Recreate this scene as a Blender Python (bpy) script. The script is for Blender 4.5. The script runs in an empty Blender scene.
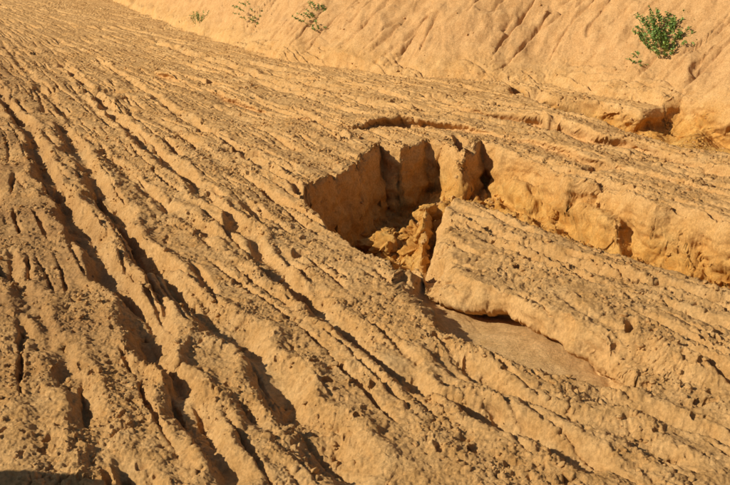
import bpy, math, time
import numpy as np
from mathutils import Vector
T0=time.time()
rng=np.random.default_rng(7)
scene=bpy.context.scene
CAM_H=2.4; TH=math.radians(17.3)
ct,st=math.cos(TH),math.sin(TH)
def P(px,py,z=0.0):
    a=(px-365)/1000; b=(242.5-py)/1000
    t=(CAM_H-z)/(st-b*ct)
    return (a*t,(ct+b*st)*t)
def PL(l,z=0.0): return [P(p[0],p[1],z) for p in l]
# ---------- noise ----------
perm=rng.permutation(256).astype(np.int32); perm=np.concatenate([perm,perm,perm])
ga=rng.random(256)*2*np.pi; gx=np.cos(ga).astype(np.float32); gy=np.sin(ga).astype(np.float32)
h1=rng.random(256).astype(np.float32); h2=rng.random(256).astype(np.float32); h3=rng.random(256).astype(np.float32)
def pn(x,y):
    xi=np.floor(x); yi=np.floor(y)
    xf=(x-xi).astype(np.float32); yf=(y-yi).astype(np.float32)
    xi=xi.astype(np.int32)&255; yi=yi.astype(np.int32)&255
    u=xf*xf*xf*(xf*(xf*6-15)+10); v=yf*yf*yf*(yf*(yf*6-15)+10)
    def g(ix,iy,dx,dy):
        h=perm[perm[ix]+iy]; return gx[h]*dx+gy[h]*dy
    n00=g(xi,yi,xf,yf); n10=g(xi+1,yi,xf-1,yf); n01=g(xi,yi+1,xf,yf-1); n11=g(xi+1,yi+1,xf-1,yf-1)
    a=n00+u*(n10-n00); b=n01+u*(n11-n01)
    return (a+v*(b-a))*1.5
def lumps(x,y,dens=.6,rmin=.25,rmax=.6):
    """height field of rounded clods, in units of the cell size"""
    xi=np.floor(x).astype(np.int32); yi=np.floor(y).astype(np.int32)
    out=np.zeros(x.shape,np.float32)
    for i in (-1,0,1):
        for j in (-1,0,1):
            h=perm[perm[(xi+i)&255]+((yi+j)&255)]
            dx=x-(xi+i+.15+.7*h1[h]); dy=y-(yi+j+.15+.7*h2[h])
            r=rmin+(rmax-rmin)*h3[h]; r=np.where(h1[(h+77)&255]<dens,r,0)
            e=.6+.8*h2[(h+31)&255]
            tl=1+.9*(h1[(h+11)&255]-.5)*dx/np.maximum(r,.05)+.9*(h3[(h+51)&255]-.5)*dy/np.maximum(r,.05)
            out=np.maximum(out,np.sqrt(np.maximum(r*r-(dx*dx*e+dy*dy/e),0))*tl)
    return out
def vn3(x,y,z):
    xi=np.floor(x); yi=np.floor(y); zi=np.floor(z)
    xf=x-xi; yf=y-yi; zf=z-zi
    xi=xi.astype(np.int32)&255; yi=yi.astype(np.int32)&255; zi=zi.astype(np.int32)&255
    u=xf*xf*(3-2*xf); v=yf*yf*(3-2*yf); w=zf*zf*(3-2*zf)
    def g(i,j,k): return perm[perm[perm[i]+j]+k]/127.5-1
    def lerp(a,b,t): return a+(b-a)*t
    return lerp(lerp(lerp(g(xi,yi,zi),g(xi+1,yi,zi),u),lerp(g(xi,yi+1,zi),g(xi+1,yi+1,zi),u),v),
                lerp(lerp(g(xi,yi,zi+1),g(xi+1,yi,zi+1),u),lerp(g(xi,yi+1,zi+1),g(xi+1,yi+1,zi+1),u),v),w)
def sst(a,b,x):
    t=np.clip((x-a)/(b-a),0,1); return t*t*(3-2*t)
def line(X,Y,pts):
    best=np.full(X.shape,1e9,np.float32); sgn=np.ones(X.shape,np.float32); al=np.zeros(X.shape,np.float32); L=0
    for i in range(len(pts)-1):
        ax,ay=pts[i]; bx,by=pts[i+1]; dx,dy=bx-ax,by-ay; l2=dx*dx+dy*dy; l=math.sqrt(l2)
        t=np.clip(((X-ax)*dx+(Y-ay)*dy)/l2,0,1)
        ex=X-(ax+t*dx); ey=Y-(ay+t*dy); d=ex*ex+ey*ey
        m=d<best
        best=np.where(m,d,best); al=np.where(m,L+t*l,al); sgn=np.where(m,np.sign(dx*(Y-ay)-dy*(X-ax)),sgn)
        L+=l
    return np.sqrt(best),al,sgn,L
def polysd(X,Y,pts):
    c=pts+[pts[0]]
    d,_,_,_=line(X,Y,c)
    ins=np.zeros(X.shape,bool)
    for i in range(len(pts)):
        x1,y1=c[i]; x2,y2=c[i+1]
        cond=((y1>Y)!=(y2>Y))
        xx=(x2-x1)*(Y-y1)/((y2-y1) if y2!=y1 else 1e-9)+x1
        ins^=cond&(X<xx)
    return np.where(ins,d,-d)
# ---------- surveyed lines ----------
FARpx=[(308,186),(335,172),(354,163),(366,152),(380,141),(400,146),(425,139),(450,141),(462,150),(480,141),(505,150),(540,158),(572,176),(610,180),(655,203),(690,206),(730,220),(900,262)]
PFpx=[(396,246),(420,262),(440,280),(470,294),(515,306),(560,328),(600,350),(634,372)]
FTpx=[(-400,-52),(60,-20),(130,8),(200,36),(280,60),(400,76),(530,86),(640,102),(730,118),(900,150),(1400,230)]
LDpx=[(500,84),(560,96),(600,100),(640,108),(680,106),(730,116),(900,155)]
ST1=[(340,86),(400,97),(470,112),(540,122),(600,140),(660,152),(740,178),(900,225)]
ST2=[(150,70),(230,98),(290,116),(350,127),(400,122),(470,130),(540,146),(590,163),(660,178),(740,200),(900,245)]
# ---------- grid (fan shaped, rows concentrated at the cliffs) ----------
NU=1120
u=np.linspace(-1,1,NU); du=u[1]-u[0]
ext=[1.0]; d=du
while ext[-1]<60: d*=1.12; ext.append(ext[-1]+d)
ext=np.array(ext[1:])
u=np.concatenate([-ext[::-1],u,ext]); nc=len(u)
def W(y): return 0.42*np.clip(y,2.8,60)+0.45
fine=np.concatenate([np.arange(2.8,20,.005),np.arange(20,48,.02)])
def yline(px):
    p=PL(px); xs=[];yy=[]
    for i in range(len(p)-1):
        for t in np.linspace(0,1,40): xs.append(p[i][0]*(1-t)+p[i+1][0]*t); yy.append(p[i][1]*(1-t)+p[i+1][1]*t)
    uu=np.array(xs)/W(np.array(yy)); yy=np.array(yy); o=np.argsort(uu)
    return uu[o][0],uu[o][-1],np.interp(u,uu[o],yy[o])
yl=[(yline(FARpx),.17,230),(yline(PFpx),.12,170),(yline(LDpx),.2,110),(yline(ST1),.16,60),(yline(ST2),.16,60),(yline(FTpx[4:]),.2,50),(yline([(330,215),(445,215)]),.6,60)]
base=1/np.minimum(.0070*(fine/4)**1.3,np.where(fine<21,.020,9))
NR=1980
ymid=np.zeros((NR,nc))
dy=np.gradient(fine)
for c in range(nc):
    rho=base.copy()
    for (a,b,yy),w,A in yl:
        k=math.exp(-max(0,a-u[c],u[c]-b)**2/.02)
        rho+=A*k*np.exp(-((fine-yy[c]-.0)/w)**2)
    cum=np.cumsum(rho*dy); cum=(cum-cum[0])/(cum[-1]-cum[0])
    ymid[:,c]=np.interp(np.linspace(0,1,NR),cum,fine)
rows=[48]; d=.3
while rows[-1]<420: d*=1.2; rows.append(rows[-1]+d)
bk=[2.8]; d=0.012
while bk[-1]>-120: d*=1.12; bk.append(bk[-1]-d)
lo=np.repeat(np.array(bk[:0:-1])[:,None],nc,1); hi=np.repeat(np.array(rows[1:])[:,None],nc,1)
Yg=np.concatenate([lo,ymid,hi]); nr=Yg.shape[0]
Xg=u[None,:]*W(Yg)
X=Xg.ravel().astype(np.float32); Y=Yg.ravel().astype(np.float32)
VX,VY=-20.0,48.0
phi=np.arctan2(X-VX,np.maximum(VY-Y,0.5)); R=np.hypot(X-VX,Y-VY)
s=phi*47
s=s+0.08*pn(X/2.6,Y/2.6)+0.02*pn(X/.7+5,Y/.7)+0.008*pn(X/.15,Y/.15)+.004*pn(X/.05,Y/.05)
wx=X+0.05*pn(X/.35+3,Y/.35)+0.018*pn(X/.12,Y/.12+7)+0.008*pn(X/.045,Y/.045)
wy=Y+0.05*pn(X/.35+13,Y/.35+3)+0.018*pn(X/.12+17,Y/.12)+0.008*pn(X/.045+9,Y/.045)
isl=1-sst(.4,1.0,X)
hw=np.where((Y>8)&(Y<14),1-.5*isl,1)
sx=X+hw*(0.07*pn(X/.4+3,Y/.4)+0.018*pn(X/.16,Y/.16+7))
sy=Y+hw*(0.07*pn(X/.4+13,Y/.4+3)+0.02*pn(X/.16+17,Y/.16))
Z=0.05*pn(X/3,Y/3)+0.02*pn(X/1.1,Y/1.1)
amp=np.clip(.85+.5*pn(X/1.6+8,Y/1.6)+.5*pn(X/.7+18,Y/.9),.15,1.5)
fur=0.042*pn(s/.38,R/6)+0.024*pn(s/.17+9,R/3.5)
fur=np.where(fur>.008,.008+(fur-.008)*.45,fur)
c=np.abs(pn(s/.3+31,R/5)); fur-=0.075*np.exp(-(c/.07)**2)*sst(-.1,.2,pn(s/.7,R/1.4))
c=np.abs(pn(s/.17+71,R/4)); fur-=0.050*np.exp(-(c/.09)**2)*sst(-.1,.2,pn(s/.5+4,R/.9))
Z+=fur*amp
RUTS=[
 ([(-20,70),(0,95),(30,130),(50,185),(85,230),(110,270),(135,310),(160,355),(185,400),(215,450),(245,495)],.08,.13),
 ([(60,120),(100,190),(150,265),(190,300),(240,335),(270,365),(290,400),(325,440),(370,490)],.095,.12),
 ([(60,60),(150,150),(200,190),(275,262),(310,297),(350,328),(378,350),(430,390),(520,425),(620,480)],.065,.10),
 ([(200,125),(240,152),(290,185),(335,215)],.05,.08),
 ([(0,40),(60,110),(110,160),(170,210),(230,240),(300,290)],.05,.05),
 ([(100,60),(160,100),(240,150),(300,172)],.05,.06),
 ([(180,75),(300,112),(350,140)],.05,.07),
 ([(150,40),(300,90),(420,112),(520,128),(600,150),(730,178),(850,205)],.10,.10),
 ([(230,60),(400,95),(530,108),(640,128),(730,150)],.08,.10),
 ([(440,225),(520,252),(620,285),(730,318),(800,340)],.05,.07),
 ([(470,240),(560,285),(640,312),(730,345),(800,360)],.045,.06),
 ([(560,385),(640,405),(730,435),(800,450)],.06,.07),
 ([(420,340),(520,395),(620,430),(730,475)],.06,.05),
 ([(0,250),(40,320),(80,400),(110,485)],.06,.05),
]
smooth=np.zeros(X.shape,np.float32)
for i,(pl,w,dep) in enumerate(RUTS):
    pts=PL(pl)
    dd,al,sg,L=line(wx*.8+X*.2,wy*.8+Y*.2,pts)
    mod=0.75+0.7*pn(al/.5+i*7.3,al*0+i*3.1)
    e=sst(0,.3,al)*sst(0,.3,L-al)
    ww=w*(1+.6*pn(al/.5+i*2.2,al*0+3.7))
    Z+= -dep*mod*e*np.exp(-np.abs(dd/ww)**2.6) + .25*dep*e*np.exp(-((dd-1.9*ww)/(.7*ww))**2)
    if i<3: smooth=np.maximum(smooth,.8*e*np.exp(-(dd/(ww*.75))**4)*sst(-.05,.25,pn(al/.9+i,al*0+9)))
# long low scarps left by the machine on the far terrace
scarps=[]
for k,(pl,h) in enumerate(((ST1,.15),(ST2,.12))):
    d_,al,sg,L=line(sx*.7+X*.3,sy*.7+Y*.3,PL(pl)); sd=d_*sg
    hh=h*np.clip(.5+1.1*pn(X/1.0+k*9,X*0+2.2),.05,1.3)*sst(0,1,al)
    Z+=hh*(sst(-.07,.01,sd)-.0)*np.exp(-np.maximum(sd,0)/.5)-hh*.5*np.exp(-((sd+.12)/.14)**2)
    scarps.append((sd,hh/h))
# middle block
MB=PL([(440,200),(470,202),(560,236),(640,262),(730,292),(900,345),(900,430),(730,380),(660,366),(600,346),(545,322),(500,304),(458,286),(436,270),(436,235)],.05)
sd_mb=polysd(sx,sy,MB)
Z+=0.12*sst(-.05,.12,sd_mb)
# channel and main hole
NEARpx=[(900,352),(730,295),(640,262),(560,235),(500,215),(466,200),(450,200),(444,225),(438,250),(418,262),(395,262),(350,246),(326,226),(300,202)]
CH=PL(FARpx+NEARpx)
sd_ch=polysd(sx,sy,CH)
far=PL([(250,196)]+FARpx)
d_far,al_far,_,_=line(sx,sy,far)
d_near,_,_,_=line(sx,sy,PL(NEARpx))
inside=sd_ch>0
rag=.06*pn(X/.3,Y/.3)
sdf=np.where(inside,d_far,-d_far)
stp=sst(-.25,.35,pn(X/.6+3.4,Y*.15+1.3))*sst(-.2,1.0,X)
f1=sst(-.01,.15,sdf+rag*.2); f2=sst(-.01,.15,sdf-.26*stp+rag*.5)
fw=.45*f1+.55*f2
sdn=np.where(inside,d_near,-d_near)+rag*.5
nw=sst(0.0,.95,sdn); nw2=sst(0.0,.30,sdn)
cv=np.minimum(fw,nw2*isl+nw*(1-isl))
Z=Z*(1-.5*cv)-(.58*(1-isl)+.85*isl)*cv
# slump mound in the hole
DBx,DBy=P(400,212,0)
dbq=((X-DBx)/.42)**2+((Y-DBy)/.60)**2
db=np.exp(-dbq**1.5)*sst(0,.6,cv)
rx,ry=X+.03*pn(X/.12,Y/.12),Y+.03*pn(X/.12+8,Y/.12)
Z+=db*(.56+.12*pn(X/.25,Y/.25)+.04*np.abs(pn(X/.08,Y/.08)))
fl=cv*(1-db)
Z+=fl*(.08*np.abs(pn(rx/.2+14,ry/.2))+.05*lumps(rx/.08+14,ry/.08,.5,.3,.6))
# water-cut pit
PT=PL(PFpx+[(640,390),(600,388),(540,376),(490,358),(440,330),(404,306),(388,276)])
sd_pt=polysd(sx*.9+X*.1,sy*.9+Y*.1,PT)
PF=PL(PFpx)
d_pf,al_pf,_,L_pf=line(sx*.9+X*.1,sy*.9+Y*.1,PF)
ip=sd_pt>0
pfs=np.where(ip,d_pf,-d_pf)
pw=sst(-.01,.11,pfs)
pz=pw*sst(-.02,.22,sd_pt+.26*ip*np.exp(-(d_pf/.14)**2))
Z=Z*(1-.92*pz)-.15*pz-.06*pz*np.exp(-(d_pf/.14)**2)+(.015*pn(X/.4,Y/.4)+.006*pn(X/.09,Y/.09))*pz
smooth=np.maximum(smooth,sst(.5,.95,pz))
# crack that separates the middle block from the slump
dc,alc,_,Lc=line(sx,sy,PL([(446,196),(436,215),(432,235),(426,252),(432,268),(446,280)]))
Z-=.26*np.exp(-np.abs(dc/.07)**3)*sst(0,.15,alc)*sst(0,.2,Lc-alc)
# bank
d_ft,al_ft,sg_ft,_=line(X+.15*pn(X/1.2,Y/1.2)+.03*pn(X/.2,Y/.2),Y+.15*pn(X/1.2+4,Y/1.2)+.04*pn(X/.25,Y/.25),PL(FTpx))
sft=d_ft*sg_ft
b=np.maximum(sft,0)
lean=al_ft-0.60*b+.05*pn(X/1.3,Y/1.3)+.012*pn(X/.2,Y/.2)
bank=np.minimum(b,5.0)*1.05*sst(-.6,.8,b)+.20*sst(0,.10,sft)*np.clip(.5+1.2*pn(al_ft/1.3,al_ft*0+5),0,1)*(al_ft>0)
gr=.025*pn(lean/1.0,b/5)+.045*pn(X/.6,Y/.6+3)+.025*pn(X/.25,Y/.25)+.02*np.abs(pn(X/.12,Y/.12))
gr+=.03*pn(b/.22+.5*pn(X/.8,Y/.8),al_ft/2.0)*sst(-.2,.2,pn(X/1.4+7,Y/1.4))
def cuts(q,sp,wd,dep,off):
    t=q/sp+.45*pn(q/sp*.5+off,q*0+off*.3)
    fr=np.abs(t-np.round(t))*sp
    kk=np.round(t)
    m=sst(-.15,.15,pn(kk*.77+off,b/1.4+off+kk*.37))
    return -dep*m*np.exp(-np.abs(fr/wd)**1.6)
gr+=cuts(lean,.50,.026,.12,3.3)
cc=np.abs(pn(X/1.2+3,Y/.40+33)); gr-=.08*np.exp(-(cc/.05)**2)*sst(-.05,.2,pn(X/1.0+9,Y/1.0))
bm=sst(0,.6,b)
Z=Z*(1-bm*.8)+bank+gr*bm
# undercut ledge in front of the bank
LD=PL(LDpx+[(900,200),(730,160),(690,155),(640,138),(580,116),(530,98)])
sd_ld=polysd(sx,sy,LD)
d_ld,al_ld,_,_=line(sx,sy,PL(LDpx))
lds=np.where(sd_ld>0,d_ld,-d_ld)
ldc=sst(0,.16,lds)*sst(-.1,.8,sd_ld+1.2*(sd_ld>0)*np.exp(-(d_ld/.5)**2))
Z-=.46*ldc*(.75+.5*pn(X/.7,Y/.7))
HO=[(104,92,.36,.18,.45),(124,98,.16,.13,.3),(240,153,.19,.10,.28),(222,82,.25,.14,.3),(205,131,.14,.08,.18),(65,74,.25,.1,.15),
 (547,174,.06,.14,.35),(577,184,.08,.14,.35),(460,142,.05,.25,.6),(92,195,.06,.07,.08),(50,192,.07,.08,.1),(530,92,.25,.2,.4),(547,126,.16,.11,.28),(505,108,.2,.09,.2),
 (645,124,.2,.14,.3),(715,188,.12,.1,.28),(630,346,.03,.07,.12),(172,266,.05,.05,.08),(150,282,.05,.05,.06),(300,250,.05,.06,.08),(362,138,.24,.08,.18),(600,168,.14,.07,.2)]
for (px,py,a,b2,dp) in HO:
    hx,hy=P(px,py)
    q=((wx-hx)/a)**2+((wy-hy)/b2)**2
    Z-=np.where(q<9,dp*np.exp(-q*q),0)
# crumbly surface
rough=(1-.93*smooth)*(1-.25*bm)
patch=sst(-.3,.3,pn(X/.5+50,Y/.5))
patch2=sst(-.3,.2,pn(X/.33+5,Y/.33+8))
for i,(wl,am) in enumerate([(.22,.014),(.10,.012),(.05,.011),(.026,.009)]):
    Z+=am*(np.abs(pn(X/wl+i*13,Y/wl+i*5))-.25)*rough*(.35+.65*patch)
    Z+=am*.6*pn(X/wl*.8+i*3,Y/wl*.8+i*25)*rough
# small pocks
Z-=.028*sst(.40,.62,pn(X/.08+61,Y/.08))*rough*(1-bm)*(.3+.7*patch2)
rx,ry=X+.018*pn(X/.03,Y/.03),Y+.018*pn(X/.03+8,Y/.03)
nb=1-.6*bm
Z+=.045*lumps(rx/.10,ry/.10,.16,.15,.34)*rough*patch*nb
Z+=.026*lumps(rx/.055+40,ry/.055,.45,.2,.5)*rough*(.2+.8*patch2)*nb
Z+=.017*lumps(rx/.03+90,ry/.03,.55,.2,.5)*rough*(.3+.7*patch)*nb
Z+=.004*pn(X/.014,Y/.014)*(.3+.7*rough)
# unseen mound added left of the frame to shadow the lower-left corner
hq=np.hypot((X+3.65),(Y-3.24)/.5)
Z+=np.maximum(0,1.93-.95*np.sqrt(hq*hq+.04))*1.0
Z=Z.astype(np.float64)
# ---------- lateral displacement of the cliffs ----------
Zg=Z.reshape(nr,nc)
Xa=X.reshape(nr,nc).astype(np.float64); Ya=Y.reshape(nr,nc).astype(np.float64)
xr=np.gradient(Xa,axis=0); yr=np.gradient(Ya,axis=0); zr=np.gradient(Zg,axis=0)
xc=np.gradient(Xa,axis=1); yc=np.gradient(Ya,axis=1); zc=np.gradient(Zg,axis=1)
nx=yc*zr-zc*yr; ny=zc*xr-xc*zr; nz=xc*yr-yc*xr
ln=np.sqrt(nx**2+ny**2+nz**2)+1e-12
sg=np.sign(nz); nx=(nx/ln*sg).ravel(); ny=(ny/ln*sg).ravel(); nz=(nz/ln*sg).ravel()
steep=sst(.2,.7,1-nz)*((Y>2.8)&(Y<22))
n3=.060*vn3(X/.24,Y/.24,Z/.13)+.038*vn3(X/.10+9,Y/.10,Z/.06)+.018*vn3(X/.045,Y/.045+4,Z/.03)+.008*vn3(X/.02,Y/.02+4,Z/.016)+.028*vn3(X/.7,Y/.7,Z/.045)
big=np.clip(np.maximum(cv,ldc)*1.5+(pfs>-.25)*(pfs<.3)*.45*ip,.35,1)
OX=nx*n3*steep*big; OY=ny*n3*steep*big; OZ=nz*n3*steep*.5*big
def undercut(sd,w,lip,cut,fl,t0=.45):
    sh=np.where(sd>0,lip*np.clip(1-sd/.3,0,1),0)
    t=np.clip(-sd/w,0,1); tt=sst(t0,.9,t)
    sh=np.where(sd<=0,lip*(1-tt)-cut*tt,sh)
    return np.where(sd<-w,-cut*np.clip(1-(-sd-w)/fl,0,1),sh)
sh=undercut(-pfs,.11,.09,.34,.45,.35)*(np.abs(pfs)<.7)*sst(.45,.75,al_pf)*sst(0,.25,L_pf-al_pf)*(.85+.5*pn(X/.4,Y/.4)+.2*pn(X/.12,Y/.12))*(1-np.clip(cv*3,0,1))
OX+=sh*-.45; OY+=sh*-.89
sh=undercut(-sdf,.15,.07,.15,.35,.3)*(np.abs(sdf)<.9)*np.clip(.5+1.3*pn(X/.7+8,Y/.7),0,1)*(inside|(d_far<.35))*(1-isl)
OX+=sh*-.2; OY+=sh*-.97
sh=undercut(-lds,.16,.12,.24,.4,.3)*(np.abs(lds)<.9)*np.clip(.6+1.3*pn(X/.9+8,Y/.9),0,1)
OX+=sh*-.1; OY+=sh*-.99
for sd,hh in scarps:
    sh=undercut(sd-.01,.08,.06,.13,.3,.2)*(np.abs(sd)<.6)*np.clip(hh,0,1)*(1-np.clip(cv*3,0,1))
    OX+=sh*-.2; OY+=sh*-.97
co=np.empty((nr*nc,3),np.float32)
co[:,0]=X+OX; co[:,1]=Y+OY; co[:,2]=Z+OZ
me=bpy.data.meshes.new('eroded_ground')
nq=(nr-1)*(nc-1)
i=np.arange(nr*nc,dtype=np.int32).reshape(nr,nc)
q=np.stack([i[:-1,:-1],i[:-1,1:],i[1:,1:],i[1:,:-1]],-1).reshape(-1)
me.vertices.add(nr*nc); me.vertices.foreach_set('co',co.ravel())
me.loops.add(nq*4); me.loops.foreach_set('vertex_index',q)
me.polygons.add(nq); me.polygons.foreach_set('loop_start',np.arange(0,nq*4,4,dtype=np.int32))
me.polygons.foreach_set('loop_total',np.full(nq,4,np.int32))
me.update()
me.polygons.foreach_set('use_smooth',np.ones(nq,bool))
def attr(n,v):
    a=me.attributes.new(n,'FLOAT','POINT'); a.data.foreach_set('value',v.astype(np.float32))
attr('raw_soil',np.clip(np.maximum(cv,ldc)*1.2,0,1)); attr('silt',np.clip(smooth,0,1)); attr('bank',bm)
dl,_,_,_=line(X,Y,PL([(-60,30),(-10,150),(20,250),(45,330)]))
attr('left_shade',np.exp(-(dl/(.35+.06*Y))**2)*(.55+.6*pn(X/.6,Y/.6)))  # mask for soft shade along the left edge, painted into the soil colour
ground=bpy.data.objects.new('eroded_ground',me); scene.collection.objects.link(ground)
# ---------- materials ----------
def soil_mat(name,use_attr=True,raw=False):
    m=bpy.data.materials.new(name); m.use_nodes=True; nt=m.node_tree; N=nt.nodes; L=nt.links
    bs=N['Principled BSDF']; bs.inputs['Roughness'].default_value=.95; bs.inputs['Specular IOR Level'].default_value=.12
    tc=N.new('ShaderNodeTexCoord')
    def noise(sc,det=6,ro=.6):
        n=N.new('ShaderNodeTexNoise'); n.inputs['Scale'].default_value=sc; n.inputs['Detail'].default_value=det; n.inputs['Roughness'].default_value=ro
        L.new(tc.outputs['Object'],n.inputs['Vector']); return n
    def ramp(src,a,b,ca,cb):
        r=N.new('ShaderNodeValToRGB'); r.color_ramp.elements[0].position=a; r.color_ramp.elements[1].position=b
        r.color_ramp.elements[0].color=ca; r.color_ramp.elements[1].color=cb; L.new(src,r.inputs[0]); return r
    def mix(f,a,b,mode='MIX'):
        x=N.new('ShaderNodeMix'); x.data_type='RGBA'; x.blend_type=mode
        if isinstance(f,float): x.inputs[0].default_value=f
        else: L.new(f,x.inputs[0])
        for k,v in ((6,a),(7,b)):
            if isinstance(v,tuple): x.inputs[k].default_value=v
            else: L.new(v,x.inputs[k])
        return x.outputs[2]
    n1=noise(.9,5); n2=noise(6,8,.65); n3=noise(45,6,.7)
    c1=ramp(n1.outputs[0],.35,.65,(.68,.370,.125,1),(.80,.480,.190,1))
    c2=ramp(n2.outputs[0],.35,.7,(.58,.305,.092,1),(.87,.55,.240,1))
    col=mix(.5,c1.outputs[0],c2.outputs[0])
    c3=ramp(n3.outputs[0],.3,.7,(.66,.62,.57,1),(1.12,1.12,1.12,1))
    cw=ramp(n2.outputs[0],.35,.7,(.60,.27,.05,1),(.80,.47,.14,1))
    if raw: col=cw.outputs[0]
    if use_attr:
        def at(n):
            a=N.new('ShaderNodeAttribute'); a.attribute_name=n; return a.outputs['Fac']
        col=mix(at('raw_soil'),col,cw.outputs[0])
        csl=ramp(n2.outputs[0],.35,.7,(.72,.43,.165,1),(.88,.57,.255,1))
        col=mix(at('silt'),col,csl.outputs[0])
        cb=ramp(n2.outputs[0],.3,.7,(.58,.315,.120,1),(.77,.46,.198,1))
        col=mix(at('bank'),col,cb.outputs[0])
        col=mix(at('left_shade'),col,(.40,.21,.08,1))  # dark brown stands in for the left-edge shade
    col=mix(1.0,col,c3.outputs[0],'MULTIPLY')
    L.new(col,bs.inputs['Base Color'])
    f1=noise(60,8,.75); f2=noise(220,4,.7)
    ad=N.new('ShaderNodeMath'); ad.operation='ADD'; L.new(f1.outputs[0],ad.inputs[0])
    ml=N.new('ShaderNodeMath'); ml.operation='MULTIPLY'; ml.inputs[1].default_value=.5; L.new(f2.outputs[0],ml.inputs[0]); L.new(ml.outputs[0],ad.inputs[1])
    bp=N.new('ShaderNodeBump'); bp.inputs['Strength'].default_value=.9; bp.inputs['Distance'].default_value=.015
    L.new(ad.outputs[0],bp.inputs['Height']); L.new(bp.outputs[0],bs.inputs['Normal'])
    return m
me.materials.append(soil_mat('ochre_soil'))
# ---------- loose clods and fallen blocks ----------
import bmesh
def hull(npts,sub=0,k=0):
    bm_=bmesh.new()
    for _ in range(npts):
        d_=Vector((rng.normal(),rng.normal(),rng.normal())).normalized()*(.8+.35*rng.random()); bm_.verts.new(d_)
    r=bmesh.ops.convex_hull(bm_,input=bm_.verts)
    bmesh.ops.delete(bm_,geom=[g for g in set(r['geom_interior']+r['geom_unused']) if isinstance(g,bmesh.types.BMVert)],context='VERTS')
    if sub: 
        bmesh.ops.triangulate(bm_,faces=bm_.faces); bmesh.ops.subdivide_edges(bm_,edges=bm_.edges,cuts=sub,use_grid_fill=True)
    bmesh.ops.triangulate(bm_,faces=bm_.faces)
    bm_.verts.index_update()
    v=np.array([p.co[:] for p in bm_.verts],np.float32); f=np.array([[w.index for w in p.verts] for p in bm_.faces],np.int32); bm_.free()
    if sub: v=v*(1+.16*vn3(v[:,0]*2.3+k,v[:,1]*2.3+k,v[:,2]*2.3+k)+.11*vn3(v[:,0]*6+k,v[:,1]*6,v[:,2]*6+k))[:,None]
    return v*np.array([1,.8,.62],np.float32),f
def build(name,items,mat):
    vs=[];fs=[];off=0
    for (v,f),p,sz_,a,b in items:
        ca,sa,cb,sb=math.cos(a),math.sin(a),math.cos(b),math.sin(b)
        Rm=np.array([[ca,-sa,0],[sa,ca,0],[0,0,1]])@np.array([[1,0,0],[0,cb,-sb],[0,sb,cb]])
        vs.append((v*sz_)@Rm.T.astype(np.float32)+p); fs.append(f+off); off+=len(v)
    vs=np.concatenate(vs).astype(np.float32); fs=np.concatenate(fs).astype(np.int32)
    mc=bpy.data.meshes.new(name); mc.vertices.add(len(vs)); mc.vertices.foreach_set('co',vs.ravel())
    mc.loops.add(fs.size); mc.loops.foreach_set('vertex_index',fs.ravel()); mc.polygons.add(len(fs))
    mc.polygons.foreach_set('loop_start',np.arange(0,fs.size,3,dtype=np.int32)); mc.polygons.foreach_set('loop_total',np.full(len(fs),3,np.int32)); mc.update()
    mc.materials.append(mat)
    oc=bpy.data.objects.new(name,mc); scene.collection.objects.link(oc)
bases=[hull(16) for k in range(14)]
mids=[hull(18,2,k*3.3) for k in range(6)]
bigs=[hull(12,11,k*5.1) for k in range(6)]
cellA=(yr*xc).ravel()
vis=(Y>3.4)&(Y<22)&(np.abs(X)<.42*Y+.3)
w=cellA*vis*(rough*(.15+patch))**1.5*(1-.7*bm)*np.where(Y>13,.4,1)*(.3+np.clip(amp,0,1))
w=w+cellA*vis*db*4
w=w/w.sum()
NCL=32000
idx=rng.choice(nr*nc,NCL,p=w)
sz=.0042*(rng.pareto(2.3,NCL)+1); sz=np.clip(sz*np.where(Y[idx]>10,1.5,1),0,.028)
build('soil_clods',[((bases[k%14] if sz[k]<.016 else mids[k%6]),co[idx[k]]+np.array([0,0,sz[k]*.2],np.float32),sz[k],rng.random()*6.28,(rng.random()-.5)*1.2) for k in range(NCL)],soil_mat('clod_soil',False))
w=cellA*(db**.7)*(cv>.3)*(db>.15); w=w/w.sum(); id1=rng.choice(nr*nc,85,p=w)
w=cellA*vis*(cv>.75)*(db<.2)*(sdf<.6); w=w/w.sum(); id2=rng.choice(nr*nc,50,p=w)
it=[]
for k,j in enumerate(id1):
    s_=.04+.13*rng.random()**1.7; it.append((bigs[k%6],co[j]+np.array([0,0,s_*.3],np.float32),s_,rng.random()*6.28,(rng.random()-.5)*1.6))
for k,j in enumerate(id2):
    s_=.03+.07*rng.random()**2; it.append((bigs[k%6],co[j]+np.array([0,0,s_*.2],np.float32),s_,rng.random()*6.28,(rng.random()-.5)*1.6))
build('fallen_soil_blocks',it,soil_mat('block_soil',False,True))
# ---------- plants ----------
lm=bpy.data.materials.new('weed_leaf'); lm.use_nodes=True; bs=lm.node_tree.nodes['Principled BSDF']
nn=lm.node_tree.nodes.new('ShaderNodeTexNoise'); nn.inputs['Scale'].default_value=14
rr=lm.node_tree.nodes.new('ShaderNodeValToRGB'); rr.color_ramp.elements[0].color=(.08,.16,.02,1); rr.color_ramp.elements[1].color=(.28,.38,.08,1)
rr.color_ramp.elements[0].position=.35; rr.color_ramp.elements[1].position=.65
lm.node_tree.links.new(nn.outputs[0],rr.inputs[0]); lm.node_tree.links.new(rr.outputs[0],bs.inputs['Base Color']); bs.inputs['Roughness'].default_value=.7
def hit(px,py):
    a=(px-365)/1000; b=(242.5-py)/1000
    dx,dy,dz=a,ct+b*st,-st+b*ct
    for t in np.arange(5,60,.05):
        x,y,z=dx*t,dy*t,CAM_H+dz*t
        ci=min(np.searchsorted(u,x/W(y)),nc-1); ri=min(np.searchsorted(Yg[:,ci],y),nr-1)
        if co[ri*nc+ci,2]>z: return co[ri*nc+ci].copy()
    return None
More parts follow.
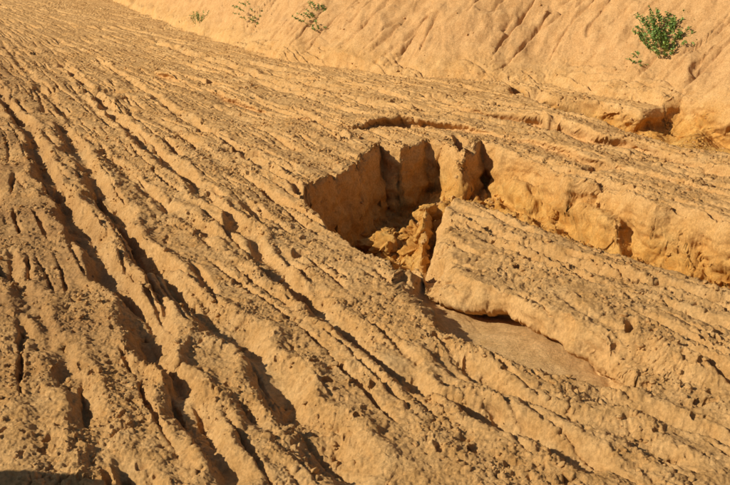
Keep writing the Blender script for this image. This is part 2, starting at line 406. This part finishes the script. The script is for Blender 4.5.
def weed(px,py,rad,hgt,n,lf=4,ls=1.0):
    c=hit(px,py)
    if c is None: return
    V=[];F=[]
    def quad(a,b,c_,d_):
        k=len(V); V.extend([a,b,c_,d_]); F.append((k,k+1,k+2,k+3))
    for sidx in range(n):
        a=rng.random()*6.28; l=hgt*(.4+.7*rng.random()); sp=rad*math.sqrt(rng.random())
        base=Vector((math.cos(a)*sp*.8,math.sin(a)*sp*.5,-.04+math.sin(a)*sp*.5)); tip=base+Vector((math.cos(a)*sp*.4,math.sin(a)*sp*.3-.1*l,l))
        prev=base
        for j in range(1,8):
            t=j/7; p=base.lerp(tip,t)+Vector((0,0,l*.15*math.sin(t*3.1)))
            w_=.004
            quad(prev+Vector((-w_,0,0)),prev+Vector((w_,0,0)),p+Vector((w_,0,0)),p+Vector((-w_,0,0)))
            for q_ in range(lf):
                d_=Vector((rng.normal(),rng.normal(),rng.normal()*.5+.3)).normalized(); ll=(.02+.04*rng.random())*ls
                sd_=d_.cross(Vector((rng.normal(),rng.normal(),rng.normal()))).normalized()*ll*.25
                quad(p,p+d_*ll*.5+sd_,p+d_*ll,p+d_*ll*.5-sd_)
            prev=p
    m=bpy.data.meshes.new('weed_plant'); m.from_pydata([v[:] for v in V],[],F); m.materials.append(lm)
    o=bpy.data.objects.new('weed_plant',m); o.location=Vector([float(q_) for q_ in c]); scene.collection.objects.link(o)
weed(668,43,.50,.26,130,4)
weed(642,60,.22,.05,26,3,.8)
weed(256,13,.5,.10,30,3,.9)
weed(320,17,.5,.12,34,3,.9)
weed(200,22,.22,.22,16,3,.9)
# ---------- camera, light ----------
cam=bpy.data.cameras.new('camera'); cam.sensor_width=36; cam.lens=36*1000/730; cam.clip_end=2000
camo=bpy.data.objects.new('camera',cam); camo.location=(0,0,CAM_H); camo.rotation_euler=(math.pi/2-TH,0,0); scene.collection.objects.link(camo); scene.camera=camo
sv=Vector((-.87,-.22,.54)).normalized()
sun=bpy.data.lights.new('sun','SUN'); sun.energy=5; sun.angle=math.radians(.5); sun.color=(1,.92,.77)
so=bpy.data.objects.new('sun',sun); so.rotation_euler=sv.to_track_quat('Z','Y').to_euler(); scene.collection.objects.link(so)
w=bpy.data.worlds.new('World'); scene.world=w; w.use_nodes=True
sk=w.node_tree.nodes.new('ShaderNodeTexSky'); sk.sky_type='NISHITA'; sk.sun_disc=False
sk.sun_elevation=math.asin(sv.z); sk.sun_rotation=math.atan2(sv.x,sv.y)
bg=w.node_tree.nodes['Background']; bg.inputs[1].default_value=.065; w.node_tree.links.new(sk.outputs[0],bg.inputs[0])
scene.view_settings.view_transform='Standard'; scene.view_settings.look='None'; scene.view_settings.exposure=0
print('done',time.time()-T0)
